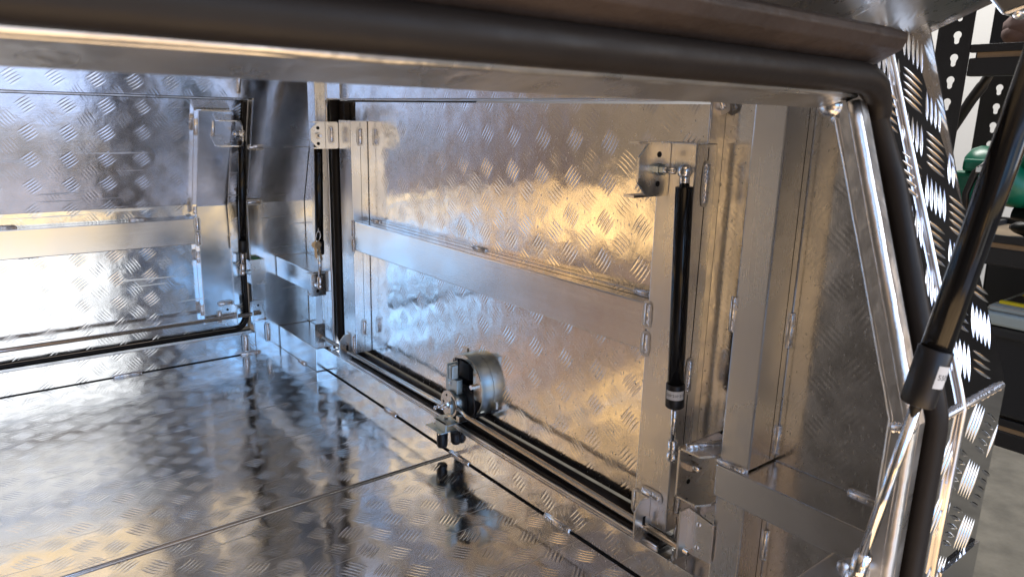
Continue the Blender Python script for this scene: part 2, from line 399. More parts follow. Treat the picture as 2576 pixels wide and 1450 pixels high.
# near side opening: reveal tube on the right, following the kink
fr = P_('dressed').ext(prof(yn, .0095, .0200, 0, .664), .6070, .626).ext(prof(yn, .001, .0240, 0, .664), .6155, .626)
def edge_path(x, off): return [(x, yn(z, off), z) for z in [i*.0166 for i in range(0, 24)]]+[(x, yn(ZB, off), ZB)]+[(x, yn(z, off), z) for z in [.41+i*.0158 for i in range(17)]]
fr.tube(edge_path(.6142, .0080), [.0070+random.uniform(-.0004, .0004) for _ in range(42)], 24).tube(edge_path(.6100, .0205), [.0034+random.uniform(-.0003, .0003) for _ in range(42)], 20)
fr.build('opening_frame', body, 'bright kinked box tube on the right of the near opening')
ux = Vector((0, .313, .95))
A = Vector((0, .315, .667)); B = Vector((0, .343, .657))
q = [A, B, B+ux*.03, A+ux*.03]
hd_ = P_('dressed').ext([(v.y, v.z) for v in q], XL, .626, bev=.0025)
hd_.tube(*wavy((XL, .3178, .6712), (.620, .3178, .6712), .0046, 60), 20)
hd_.build('opening_head', body, 'bright tube along the top of the near opening')
P_('weld').ball((.612, .330, .659), .013, (1, .9, .8)).ball((.616, .324, .652), .010).build('weld_bead', body)
MB().bead((.608, .240, .398), (.608, .226, .402), (-1, 0, 0), .0065, 5, False).build('weld_bead', body)
# bulb seal round the near opening
sl = [(XL, .3025, .6815), (.3, .3025, .6815), (.595, .3025, .6815)]
for k in range(1, 8):
    a = k/7*math.pi/2; sl.append((.595+.050*math.sin(a), .3025+.005*(1-math.cos(a)), .6815-.0355*(1-math.cos(a))))
sl += [(.645, yn(z, .0005), z) for z in (.60, .55, .50, .45, .42)]
sl += [(.645, .2240, .407), (.645, .2225, .395), (.645, .2222, .37)]+[(.645, .2222, z) for z in (.3, .2, .1, 0)]
P_('rubber').tube(sl, [.0123 if p[2] > .672 else .0108 for p in sl], 20).build('opening_seal', body, 'thick black bulb seal round the near opening')
P_('rubber').ext(prof(yn, .004, .014, 0, .66), .626, .650).ext([(.3085, .690), (.3085, .6715), (.3125, .6715), (.3125, .690)], XL, .62).build('seal_clip', body)
# folded rain gutter over the opening
gpl = [(.302, .6935), (.2835, .7035), (.2800, .7115), (.2815, .7165), (.296, .722), (.330, .700), (.322, .691)]
P_('rubber_brown').ext(gpl, XL, .622, bev=.0012).build('rain_gutter', body, 'dark brown rubber hinge strip above the near opening')
# outer tread panel with real raised bars
o_ = P_('outer_mirror')
o_.ext(prof(yo, -.0045, -.0020, 0.0, .738), .652, .7905)
e_up = Vector((0, .385, 1)).normalized(); e_n = Vector((0, -1, .385)).normalized()
def panel_pt(x, sv):
    if sv >= 0: return Vector((x, yo(ZB, -.0045), ZB))+e_up*sv, e_up, e_n
    return Vector((x, yo(ZB, -.0045), ZB+sv)), Vector((0, 0, 1)), Vector((0, -1, 0))
def bar(mb, c, ang, L=.036, w=.0044, h=.0015):
    x, sv = c
    base_, up, nr = panel_pt(x, sv)
    d = Vector((math.cos(R(ang)), 0, 0))+up*math.sin(R(ang)); t = d.cross(nr)
    n = 11; rows = []
    for i in range(n):
        s_ = -1+2*i/(n-1); ww = w/2*max(0.04, (1-abs(s_)**2.2)); hh = h*max(.03, (1-abs(s_)**2.2))
        row = []
        for j in range(7):
            a = -1+2*j/6
            p = base_+d*(s_*L/2)+t*(a*ww)+nr*(hh*math.cos(a*math.pi/2)-.00005); row.append(mb.bm.verts.new(p))
        rows.append(row)
    fs = []
    for i in range(n-1):
        for j in range(6): fs.append(mb.bm.faces.new((rows[i][j], rows[i+1][j], rows[i+1][j+1], rows[i][j+1])))
    mb._fin(fs, True)
o_.mat('outer_bar')
v1 = Vector((.016, -.0635)); v2 = Vector((.060, .0195)); c0 = Vector((.7780, .271-.0))
for i in range(-4, 9):
    for j in range(-3, 3):
        for kind in (0, 1):
            c = c0+v1*i+v2*j+(v1+v2)*.5*kind
            ang = 62 if kind == 0 else -28
            dx, dy = math.cos(R(ang+90)), math.sin(R(ang+90))
            for k in range(-2, 3):
                x = c.x+dx*k*.0083; sv = c.y-.0+dy*k*.0083
                sh = .000*k
                if .655 < x < .787 and -.40 < sv < .350 and not (-.016 < sv < .016): bar(o_, (x, sv), ang)
o_.build('outer_panel', body, 'outside tread plate with raised five-bar pattern at the near corner')
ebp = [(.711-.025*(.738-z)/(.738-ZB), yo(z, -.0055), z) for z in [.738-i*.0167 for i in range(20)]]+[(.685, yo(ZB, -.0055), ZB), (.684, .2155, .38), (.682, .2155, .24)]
P_('reflection_satin').tube(ebp, .0034, 14).build('reflection_strip', body)  # bar added to stand in for a bright reflection in the outer panel
b_ = MB(); b_.bead((.652, yn(ZB, -.005), ZB+.001), (.780, yn(ZB, -.005), ZB+.001), (0, -1, .15), .0050, 46, False, 'weld_dull').build('weld_bead', body)
P_('plate').box(.700, .791, .2130, .2170, .0, .235).build('gusset_plate', body)

# small welds all over the body
for p0, p1, nr, w, n in [
    ((.7275, 1.345, .002), (.7275, 1.300, .002), (-.6, 0, 1), .007, 8), ((.7275, 1.085, .002), (.7275, 1.025, .002), (-.6, 0, 1), .007, 9),
    ((.7275, .800, .002), (.7275, .745, .002), (-.6, 0, 1), .007, 9), ((.699, 1.76, .002), (.699, 1.73, .002), (-.7, 0, 1), .006, 5),
    ((.285, 1.890, .002), (.345, 1.890, .002), (0, -.6, 1), .007, 9), ((.590, 1.890, .002), (.640, 1.890, .002), (0, -.6, 1), .006, 8),
    ((.604, 1.889, .012), (.604, 1.889, .052), (0, -1, 0), .008, 8),
    ((.787, .4440, .42), (.787, .4440, .38), (-1, -.8, 0), .007, 6), 
    ((.787, .4440, .275), (.787, .4440, .24), (-1, -.8, 0), .007, 5), ((.787, .4440, .13), (.787, .4440, .09), (-1, -.8, 0), .007, 6),
    ((.787, .4865, .605), (.787, .4865, .57), (-1, .5, 0), .006, 6), ((.729, .4865, .44), (.729, .4865, .40), (-1, .3, 0), .006, 6),
    ((.786, .345, .231), (.786, .300, .231), (-1, 0, 1), .007, 8),
    ((.729, .486, .231), (.729, .448, .231), (-.6, 0, 1), .007, 8),
    ((.595, yf(.68, -.004), .68), (.595, yf(.735, -.004), .735), (0, -1, -.33), .007, 8), ((.640, yf(.55, -.004), .552), (.660, yf(.55, -.004), .552), (0, -1, -.33), .006, 5), ((.628, 1.885, .408), (.662, 1.885, .408), (0, -1, 0), .006, 6),
    ((.628, 1.845, .55), (.660, 1.845, .55), (0, -1, 0), .006, 5), ((.630, 1.889, .092), (.660, 1.889, .092), (0, -1, 0), .006, 5),
    ((.665, 1.889, .03), (.665, 1.889, .075), (0, -1, 0), .006, 6), ((.729, 1.6715, .05), (.729, 1.6715, .012), (-1, -.3, 0), .007, 6),
    ((.772, .5660, .674), (.776, .5600, .660), (-1, 0, 0), .008, 3)]:
    MB().bead(p0, p1, nr, w, n).build('weld_bead', body)

# strut brackets and catch plates that are welded to the body
def channel(y0, y1, x0, x1, z0, z1, parent, side=-1, th=.003):
    """U bracket: plate facing along y with a folded flange above and below"""
    yp = y1 if side < 0 else y0
    b = P_('bracket').box(x0, x1, yp-th/2, yp+th/2, z0, z1)
    for z in (z0, z1):
        zz = (z, z+th) if z == z0 else (z-th, z)
        b.ext([(x0, y0), (x0, y1-.0) , (x1, y1), (x1, y0), (x1-.012, y0-.010), (x0+.018, y0-.010)], zz[0], zz[1], 'z')
    return b
cb = channel(.497, .5285, .705, .786, .168, .238, body)
cb.box(.783, .786, .488, .5285, .168, .238)
cb.mat('gap')
for z in (.224, .184): cb.tube([(.727, .5263, z), (.727, .5268, z)], .0035, 12)
c1 = cb.build('strut_bracket', body)
b = P_('yellow_zinc').hexnut((.727, .527, .207), (0, -1, 0), .0085, .005).hexnut((.727, .522, .207), (0, -1, 0), .0075, .0045)
b.mat('chrome').tube([(.727, .53, .207), (.727, .510, .207)], .004, 12).build('nut', c1)
MB().bead((.712, .520, .240), (.784, .492, .240), (-.4, -.4, 1), .007, 10, False).build('weld_bead', body)
c2 = P_('bracket').box(.690, .728, 1.6435, 1.6465, .200, .256).box(.690, .728, 1.6465, 1.672, .200, .203).box(.690, .728, 1.6465, 1.672, .253, .256).mat('gap').tube([(.706, 1.6434, .213), (.706, 1.6426, .213)], .0035, 12).build('strut_bracket', body)
P_('chrome').hexnut((.706, 1.6435, .228), (0, -1, 0), .006, .005).tube([(.706, 1.645, .228), (.706, 1.628, .228)], .0035, 10).build('nut', c2)
c3 = P_('bracket').box(.618, .656, 1.858, 1.861, .195, .262).box(.618, .621, 1.861, 1.890, .195, .262).box(.618, .656, 1.861, 1.890, .195, .198).box(.618, .656, 1.861, 1.890, .259, .262).mat('marker_green').box(.628, .648, 1.860, 1.885, .2622, .2626).build('strut_bracket', body, 'far strut bracket with green marker on top')
P_('zinc').hexnut((.618, 1.872, .229), (-1, 0, 0), .006, .006).build('nut', c3)
k1 = P_('bracket').ext([(.481, .143), (.520, .150), (.520, .086), (.481, .088)], .724, .727, 'x').box(.708, .727, .5195, .5225, .080, .150).build('catch_plate', body)
for z_ in (.134, .101): P_('chrome').ball((.7235, .502, z_), .0035, (.6, 1, 1)).build('rivet', k1)
k2 = P_('bracket').box(.620, .656, 1.886, 1.889, .085, .145).box(.620, .623, 1.872, 1.889, .085, .145).build('catch_plate', body)
P_('gap').tube([(.641, 1.8858, .132), (.641, 1.8852, .132)], .003, 10).build('rivet', k2)
P_('bracket').box(.7, .727, 1.655, 1.658, .075, .125).build('catch_plate', body)
# mount for the big near strut
P_('dressed').box(.540, .609, .240, .275, .225, .262, bev=.003).mat('weld_dull').ball((.600, .250, .262), .010, (1, 1.2, .6)).ball((.590, .256, .263), .006).build('strut_mount', body)

# =================================================================== end door (faces the viewer on the right)
ed = thing('end_door', (.772, 1.08, .06), 'closed end door of rippled tread plate with box tube frame, right half of the picture', 'canopy door')
P_('tread_end').box(.7715, .7745, .574, 1.612, .080, .664).build('door_panel', ed)
mr = P_('tube_y').box(.730, .7710, .6185, 1.4895, .337, .404, bev=.002).mat('gap').box(.7525, .7531, .622, 1.486, .4039, .4043).build('middle_rail', ed)
rr_ = P_('tube_z').box(.730, .7710, .559, .618, .090, .617, bev=.0015).mat('gap').box(.7525, .7531, .5585, .5594, .095, .612).build('upright_rail', ed, 'tall flat rail at the right end of the end door')
lr_ = P_('tube_z').box(.730, .7710, 1.490, 1.550, .090, .624, bev=.0015).mat('gap').box(.7525, .7531, 1.4895, 1.4904, .095, .62).build('upright_rail', ed, 'tall rail at the left end of the end door')
for p0, p1, nr in [((.752, .5585, .590), (.752, .5585, .545), (0, -1, 0)), ((.752, .5585, .335), (.752, .5585, .295), (0, -1, 0)), ((.752, .5585, .155), (.752, .5585, .115), (0, -1, 0)),
                   ((.7295, .6183, .402), (.7295, .6183, .375), (-1, 0, 0)), ((.7295, .6183, .360), (.7295, .6183, .336), (-1, 0, 0)),
                   ((.770, .675, .405), (.770, .640, .405), (-.7, 0, 1)), ((.770, 1.075, .405), (.770, 1.040, .405), (-.7, 0, 1)), ((.770, 1.470, .405), (.770, 1.440, .405), (-.7, 0, 1)),
                   ((.7295, 1.4897, .402), (.7295, 1.4897, .37), (-1, 0, 0)), ((.7295, 1.4897, .36), (.7295, 1.4897, .335), (-1, 0, 0)),
                   ((.752, 1.4893, .575), (.752, 1.4893, .605), (0, -1, 0)), ((.752, 1.4893, .135), (.752, 1.4893, .165), (0, -1, 0))]:
    MB().bead(p0, p1, nr, .0062, 8).build('weld_bead', ed)
# upper strut brackets: octagonal end plates, normal along y
def oct_plate(y, x0, x1, z0, z1, c=.016, th=.003):
    return P_('bracket').ext([(x0+c, z0), (x1, z0), (x1, z1), (x0+c, z1), (x0, z1-c), (x0, z0+c)], y-th/2, y+th/2, 'y')
b = oct_plate(.600, .672, .729, .553, .615)
b.box(.668, .729, .600, .6175, .550, .553).box(.672, .729, .600, .6175, .6145, .6175)
b.mat('gap')
for z in (.602, .566): b.tube([(.708, .5984, z), (.708, .5977, z)], .0036, 12)
b1 = b.build('strut_bracket', ed)
P_('zinc').hexnut((.708, .5985, .584), (0, -1, 0), .0075, .005).hexnut((.708, .5925, .584), (0, -1, 0), .0065, .005).mat('chrome').tube([(.708, .600, .584), (.708, .572, .584)], .0042, 12).build('nut', b1)
b = oct_plate(1.552, .664, .729, .562, .618)
b.box(.672, .729, 1.5535, 1.575, .5605, .5635).box(.672, .729, 1.5535, 1.575, .6165, .6195)
b.mat('gap').box(.6980, .6986, 1.5500, 1.5505, .562, .618)
for z in (.606, .572): b.tube([(.681, 1.5504, z), (.681, 1.5496, z)], .0036, 12)
b2 = b.build('strut_bracket', ed)
P_('yellow_zinc').hexnut((.682, 1.5505, .589), (0, -1, 0), .0075, .006).mat('chrome').tube([(.682, 1.575, .589), (.682, 1.539, .589)], .0036, 12).build('nut', b2)
MB().bead((.7125, 1.5500, .606), (.7125, 1.5500, .577), (0, -1, 0), .006, 7).build('weld_bead', ed)
# rod guides near the bottom corners
def guide(y, parent, yl=None):
    b = P_('bracket').ext([(.700, .118), (.712, .132), (.7295, .132), (.7295, .070), (.706, .070), (.700, .076)], y-.0015, y+.0015, 'y')
    b.mat('gap').box(.716, .721, y-.0021, y-.0016, .093, .106)
    b.mat('bracket').box(.7262, .7294, y, y+.022, .075, .132)
    g = b.build('rod_guide', parent)
    return g
guide(.590, ed); guide(1.515, ed)
MB().bead((.7290, .575, .136), (.7290, .602, .136), (-1, 0, 0), .007, 6).build('weld_bead', ed)
MB().bead((.7290, .614, .128), (.7290, .614, .100), (-1, 0, 0), .006, 6).build('weld_bead', ed)
MB().bead((.7290, 1.498, .128), (.7290, 1.498, .085), (-1, 0, 0), .007, 7).build('weld_bead', ed)
P_('steel_rod').tube([(.722, .512, .0885), (.722, .60, .0895), (.722, 1.02, .0985), (.718, 1.050, .1085)], .0046, 14).build('lock_rod', ed, 'long right hand steel lock rod')
P_('steel_rod').tube([(.722, 1.668, .0875), (.722, 1.15, .0935), (.722, 1.108, .095), (.716, 1.092, .101)], .0046, 14).build('lock_rod', ed, 'left hand steel lock rod')
# --- paddle lock
L0 = bpy.data.objects.new('paddle_lock', None)
cy, cz = 1.068, .140
def arc(c, r1, r2, a0, a1, n=24, sy=1.0, sz=1.0):
    o = [(c[0]+sy*r1*math.cos(R(a0+(a1-a0)*i/n)), c[1]+sz*r1*math.sin(R(a0+(a1-a0)*i/n))) for i in range(n+1)]
    i_ = [(c[0]+sy*r2*math.cos(R(a1+(a0-a1)*i/n)), c[1]+sz*r2*math.sin(R(a1+(a0-a1)*i/n))) for i in range(n+1)]
    return o+i_
def strip_ext(mb, poly2, x0, x1):
    n = len(poly2)//2; O = poly2[:n]; I = poly2[n:][::-1]
    for k in range(n-1):
        mb.ext([O[k], O[k+1], I[k+1], I[k]], x0, x1, 'x')
b = P_('zinc'); 
rg = []
for i in range(61):
    an = R(-250+405*i/60); ca, sa = math.cos(an), math.sin(an)
    rg.append([b.bm.verts.new((x_, cy+r_*ca, cz+1.02*r_*sa)) for x_, r_ in ((.771, .0605), (.7465, .0605), (.7450, .0598), (.7450, .0580), (.771, .0580))])
for i in range(60):
    for k_ in range(4): b._fin([b.bm.faces.new((rg[i][k_], rg[i][k_+1], rg[i+1][k_+1], rg[i+1][k_]))], k_ != 2)

def seg_plate(mb, a0, a1, chord, x0, x1, r=.0590):
    pts = [(cy+r*math.cos(R(a0+(a1-a0)*i/12)), cz+1.02*r*math.sin(R(a0+(a1-a0)*i/12))) for i in range(13)]
    mb.ext(pts+chord, x0, x1, 'x')
seg_plate(b, 130, 185, [(cy-.036, cz-.006)], .7362, .738) if False else None
b.mat('yellow_zinc')
# left face (towards +y) and right face (towards -y)
seg_plate(b, 52, 0, [(cy+.036, cz+.0)], .7440, .7458)
seg_plate(b, 128, 195, [(cy-.034, cz-.015), (cy-.030, cz+.040)], .7440, .7458)
strip_ext(b, arc((cy, cz), .0600, .0530, 52, 128, 12, 1, 1.02), .7440, .7458)
for a in (60, 200, -60): b.box(.769, .7712, cy+.066*math.cos(R(a))-.008, cy+.066*math.cos(R(a))+.008, cz+.066*math.sin(R(a))-.007, cz+.066*math.sin(R(a))+.007)
lock = b.build('paddle_lock', ed, 'round zinc plated paddle lock housing above the door sill')
bpy.data.objects.remove(L0)
kb = P_('black_plastic').tube([(.7700, cy, cz), (.7620, cy, cz)], .0583, 40).box(.742, .765, cy-.020, cy+.012, cz+.018, cz+.050).box(.745, .765, cy-.042, cy-.036, cz-.05, cz+.03).box(.742, .765, cy+.018, cy+.028, cz-.03, cz+.05)
kb.tube([(.742, 1.066, .107), (.762, 1.066, .107)], .036, 28).build('paddle_dish', lock)
P_('zinc').box(.712, .728, 1.060, 1.074, .160, .188, bev=.003).box(.712, .735, 1.074, 1.078, .155, .190).box(.722, .735, 1.058, 1.096, .130, .158, bev=.001).mat('chrome').hexnut((.744, 1.108, .160), (-1, 0, 0), .005, .006).hexnut((.744, 1.033, .150), (-1, 0, 0), .005, .008).ball((.721, 1.080, .146), .0035, (.4, 1, 1)).build('latch_arm', lock)
P_('yellow_zinc').tube([(.7155, 1.077, .107), (.7175, 1.077, .107)], .0265, 32).mat('zinc').tube([(.7175, 1.077, .107), (.745, 1.070, .107)], .0215, 28).mat('gap').tube([(.7151, 1.083, .124), (.7154, 1.083, .124)], .0025, 10).tube([(.7151, 1.062, .096), (.7154, 1.062, .096)], .0025, 10).tube([(.7151, 1.094, .108), (.7154, 1.094, .108)], .0025, 10).build('rotor', lock)
P_('chrome').hexnut((.7155, 1.076, .105), (-1, 0, 0), .0065, .006).tube([(.704, 1.076, .105), (.7155, 1.076, .105)], .003, 10).tube([(.706, 1.098, .097), (.706, 1.064, .113)], .0026, 10).tube([(.704, 1.108, .094), (.712, 1.088, .094)], .0022, 8).tube([(.703, 1.068, .115), (.7155, 1.068, .115)], .0026, 8).ball((.703, 1.092, .100), .0042).ball((.703, 1.104, .092), .0035).build('linkage', lock)
P_('zinc').box(.698, .742, 1.052, 1.100, .0745, .0765).box(.698, .7005, 1.060, 1.094, .058, .0765).box(.690, .728, 1.064, 1.118, .0555, .0575).mat('yellow_zinc').box(.715, .742, 1.040, 1.070, .082, .0845).box(.712, .730, 1.035, 1.045, .086, .096).mat('chrome').hexnut((.712, 1.080, .0765), (0, 0, 1), .004, .004).ball((.702, 1.100, .064), .004).build('trigger_bracket', lock)
P_('black_plastic').tube([(.708, 1.086, .056), (.708, 1.086, .022), (.708, 1.086, .0185)], [.0108, .0105, .009], 20).tube([(.722, 1.062, .054), (.722, 1.060, .036), (.722, 1.060, .031)], [.010, .010, .007], 18).mat('chrome').tube([(.6972, 1.083, .047), (.6976, 1.083, .047)], .0018, 8).build('trigger_stub', lock)

# =================================================================== far side door
fd = thing('far_side_door', (-.2, 1.93, .06), 'closed far side door of tread plate with a bend at mid height, left of the picture', 'canopy door')
P_('tread_side').ext(prof(yf, .034, .037, .066, .662), XL, .624).build('door_panel', fd)
P_('tube_x').box(XL, .5045, 1.896, 1.9295, .309, .374, bev=.002).build('middle_rail', fd)
P_('plate').ext(prof(yf, -.001, .0335, .096, .636), .505, .583, bev=.0015).build('upright_rail', fd)
for p0, p1, nr in [((.085, 1.920, .3755), (.130, 1.920, .3755), (0, -.7, 1)), ((.360, 1.920, .3755), (.395, 1.920, .3755), (0, -.7, 1)),
                   ((.5045, 1.895, .372), (.5045, 1.895, .345), (0, -1, 0)), ((.5045, 1.895, .335), (.5045, 1.895, .309), (0, -1, 0)),
                   ((.5035, yf(.6, .01), .615), (.5035, yf(.57, .01), .580), (-1, -.6, 0)), ((.5035, 1.905, .40), (.5035, 1.905, .385), (-1, -.6, 0)),
                   ((.5035, 1.91, .285), (.5035, 1.91, .26), (-1, -.6, 0)), ((.5035, 1.91, .145), (.5035, 1.91, .12), (-1, -.6, 0)), ((.130, 1.925, .307), (.165, 1.925, .307), (0, -1, -.5))]:
    MB().bead(p0, p1, nr, .0062, 7).build('weld_bead', fd)
b = P_('bracket')
def dx(z0, z1): b.ext([(.545, 1.800), (.588, 1.800), (.600, 1.812), (.600, 1.845), (.545, 1.845)], z0, z1, 'z')
dx(.5535, .5560); dx(.6125, .6150)
b.ext([(1.800, .566), (1.812, .5535), (1.845, .5535), (1.845, .615), (1.812, .615), (1.800, .603)], .5975, .6000, 'x')
b.ext([(.508, 1.806), (.575, 1.800), (.590, 1.82), (.590, 1.845), (.508, 1.845)], .6365, .6385, 'z')
fb = b.build('strut_bracket', fd)
P_('chrome').hexnut((.5972, 1.815, .583), (-1, 0, 0), .0065, .010).tube([(.580, 1.815, .583), (.603, 1.815, .583)], .0035, 10).build('nut', fb)
MB().bead((.540, yf(.6, -.002), .612), (.540, yf(.58, -.002), .578), (0, -1, -.3), .006, 6).build('weld_bead', fd)
P_('bracket').box(.578, .5808, 1.868, 1.895, .092, .142).box(.548, .5805, 1.893, 1.8955, .092, .142).mat('gap').tube([(.563, 1.8925, .13), (.563, 1.892, .13)], .003, 10).build('rod_guide', fd)
MB().bead((.545, 1.894, .147), (.575, 1.894, .147), (0, -1, 0), .006, 5).build('weld_bead', fd)
MB().bead((.543, 1.894, .125), (.543, 1.894, .100), (0, -1, 0), .006, 5).build('weld_bead', fd)
P_('chrome').tube([(XL, 1.880, .112), (.645, 1.880, .112)], .0052, 14).build('lock_rod', fd)

# =================================================================== gas struts
def strut(name, top, bot, frac, rb, label, group, text=None, tdir=None, rs=.0041, collar=.028, tsize=.0065, balltop=True, top_dir=None, bot_dir=None):
    top, bot = Vector(top), Vector(bot); ax = (bot-top).normalized(); L = (bot-top).length
    o = thing(name, bot, label, 'gas strut', group)
    a = top+ax*.018 if balltop else top; e = top+ax*(L*frac)
    P_('black_gloss').tube([a, a+ax*.0008, e], [rb*.8, rb, rb], 28).build('cylinder', o)
    col = P_('black_plastic').tube([e-ax*collar, e-ax*(collar-.001), e+ax*.004, e+ax*.0055], [rb*1.02, rb*1.14, rb*1.14, rb*1.0], 28).build('collar', o)
    P_('chrome').tube([e, bot-ax*.022], rs, 18).build('rod', o)
    if balltop:
        P_('chrome').tube([top, a], rb*.58, 16).ball(top, rb*.86).build('ball_socket', o)
        if top_dir: pass
    P_('chrome').tube([bot-ax*.024, bot], rs*1.55, 16).ball(bot, rb*.78).build('ball_socket', o)
    if text:
        # curved paper label on the collar with the printed size
        d = (tdir-ax*tdir.dot(ax)).normalized(); side = ax.cross(d)
        rc = rb*1.14+.00025; c = e-ax*(collar*.52); hw = collar*.22
        mb = P_('paper'); N_ = 16; w = 1.05
        for sgn in (0,):
            prev = None
            for i in range(N_+1):
                an = -w+2*w*i/N_; p = c+(d*math.cos(an)+side*math.sin(an))*rc
                cur_ = (mb.bm.verts.new(p-ax*hw), mb.bm.verts.new(p+ax*hw))
                if prev: mb._fin([mb.bm.faces.new((prev[0], prev[1], cur_[1], cur_[0]))], True)
                prev = cur_
        mb.build('paper_label', col)
        cu = bpy.data.curves.new('t', 'FONT'); cu.body = text; cu.size = tsize; cu.align_x = 'LEFT'; cu.align_y = 'CENTER'; cu.extrude = 0
        to = bpy.data.objects.new('t', cu); COL.objects.link(to); bpy.context.view_layer.update()
        me = bpy.data.meshes.new_from_object(to.evaluated_get(bpy.context.evaluated_depsgraph_get()))
        bpy.data.objects.remove(to)
        # wrap round the collar: text x -> around, text y -> -axis
        for v in me.vertices:
            an = w*.90-v.co.x/rc
            p = c+(d*math.cos(an)+side*math.sin(an))*(rc+.0001) - ax*v.co.y
            v.co = p-rootloc(o)
        me.materials.append(MATS['ink']); me.name = 'printed_text'
        t_ = bpy.data.objects.new('printed_text', me); COL.objects.link(t_); t_.parent = col
    return o
G = 'gas struts holding the canopy doors'
strut('gas_strut', (.7115, .560, .584), (.7330, .560, .2045), .795, .0108, 'black gas strut standing against the right rail of the end door', G, '550*210*210', Vector((-.80, -.6, 0)), tsize=.0047)
strut('gas_strut', (.698, 1.590, .589), (.706, 1.6275, .228), .76, .0098, 'black gas strut at the left edge of the end door behind the hanging keys', G)
strut('gas_strut', (.602, 1.815, .585), (.600, 1.868, .229), .83, .0098, 'black gas strut at the right edge of the far side door', G)
tp = Vector((.600, .182, .690)); bt = Vector((.545, .226, .287))
o4 = strut('gas_strut', Vector((.6035, .1795, .715)), bt, .632, .0108, 'large near gas strut crossing the right edge of the opening', G, '550*210*210', Vector((.30, -1.0, .0)), balltop=False, rs=.0043, collar=.040, tsize=.0058)

# =================================================================== keys
kx, ky, kz = .690, 1.600, .365
keys = thing('key_ring', (kx, ky, kz), 'small bunch of keys on a ring hanging by a wire from the left strut', 'keys')
P_('chrome').tube([(.705, 1.618, .378), (.697, 1.600, .379), (.690, 1.588, .376), (.686, 1.582, .368)], .0008, 8).build('wire', keys)
ring = [(.686+.003*math.sin(a), 1.582+.0115*math.cos(a), .359+.0115*math.sin(a)) for a in [k*2*math.pi/22 for k in range(22)]]
P_('chrome').tube(ring, .0010, 8, closed=True).build('ring', keys)
for i, (dy, rot, ln) in enumerate([(.003, 8, .030), (-.004, -14, .032), (-.010, -30, .031), (.006, -4, .024)]):
    b = P_('brass_key'); c = Vector((.684-.0016*i, 1.581+dy*.4, .349))
    M = Matrix.Translation(c) @ Matrix.Rotation(R(rot), 4, 'X') @ Matrix.Rotation(R(25*(i-1)), 4, 'Z')
    kb_ = MB().mat('brass_key')
    hd = [(.0095*math.cos(a), -.010+.0085*math.sin(a)) for a in [k*2*math.pi/14 for k in range(14)]]
    kb_.ext(hd, -.0009, .0009, 'x')
    kb_.ext([(-.0032, -.017), (.0032, -.017), (.0032, -.018-ln*.8), (0, -.018-ln), (-.0032, -.018-ln*.85), (-.0020, -.018-ln*.65), (-.0034, -.018-ln*.5), (-.0018, -.018-ln*.35), (-.0032, -.018-ln*.2)], -.0008, .0008, 'x')
    bmesh.ops.transform(kb_.bm, matrix=M, verts=kb_.bm.verts)
    kb_.build('key', keys)

# =================================================================== raised near door (top right)
rd = thing('raised_side_door', (.2, .33, .735), 'raised side door above the opening, riveted underside showing at the top right', 'canopy door')
H = Vector((0, .363, .728)); T = Vector((0, .073, .857))       # hinge line to outer edge
dd = (T-H).normalized(); nn = Vector((0, dd.z, -dd.y))
def lid_poly(a, b, o0, o1):
    return [((H+dd*a+nn*o0).y, (H+dd*a+nn*o0).z), ((H+dd*b+nn*o0).y, (H+dd*b+nn*o0).z), ((H+dd*b+nn*o1).y, (H+dd*b+nn*o1).z), ((H+dd*a+nn*o1).y, (H+dd*a+nn*o1).z)]
P_('lid_sheet').ext(lid_poly(0, .70, 0, -.003), XL, .790).build('door_panel', rd)
P_('plate').ext(lid_poly(.0, .052, .0005, .006), XL, .700).build('hinge_flange', rd)
for x in (.42, .50, .58): P_('chrome').ball((x, (H+dd*.03+nn*.006).y, (H+dd*.03+nn*.006).z), .0042).build('rivet', rd)
P_('plate').ext(lid_poly(.10, .135, .0005, .02), XL, .55, bev=.001).build('stiffener', rd)
MB().bead(tuple(Vector((.645, 0, 0))+H+dd*.0+nn*.001), tuple(Vector((.645, 0, 0))+H+dd*.05+nn*.001), nn, .007, 9).build('weld_bead', rd)
eb = P_('outer_bar').ext(lid_poly(0, .70, .001, -.005), .7905, .7925)
for k in range(26):
    a = .012+k*.026; p0 = Vector((.7925, 0, 0))+H+dd*a-nn*.001; p1 = Vector((.7925, 0, 0))+H+dd*(a+.02)-nn*.004
    eb.tube([p0, p0.lerp(p1, .5), p1], [.0004, .0022, .0004], 8)
eb.build('door_edge', rd)

b = P_('plate').ext([(.240, .742), (.228, .728), (.205, .735), (.205, .775), (.240, .775)], .655, .690, bev=.003)
b.mat('weld').ball((.672, .222, .731), .006, (1.4, .8, .8)); b.build('strut_mount', rd)

# =================================================================== garage behind
simple('concrete', (.17, .150, .112), .55, bump=.003, bscale=40, cvar=.22)
simple('roller_white', (.74, .74, .72), .5, bump=.0006, bscale=70)
simple('rack_black', (.018, .019, .021), .45, bump=.0008, bscale=200)
simple('shelf_board', (.28, .20, .12), .7, cvar=.2)
simple('green_plastic', (.0, .17, .095), .35)
simple('green_bright', (.01, .45, .16), .35)
simple('lid_grey', (.36, .38, .36), .4)
simple('lid_rim', (.42, .52, .54), .3)
simple('tub_dark', (.030, .033, .038), .32)
simple('latch_yellow', (.75, .62, .02), .4)
simple('cloth_mauve', (.24, .165, .155), .85, bump=.004, bscale=30)
simple('pole_grey', (.35, .45, .47), .35)
simple('orange_card', (.45, .20, .05), .6)
tag(P_('concrete').box(1.0, 14, -6, 9, -.86, -.85).build('floor'), kind='structure')
tag(P_('roller_white').box(4.3, 4.35, .30, 6.0, -.855, 3.4).build('wall'), kind='structure')

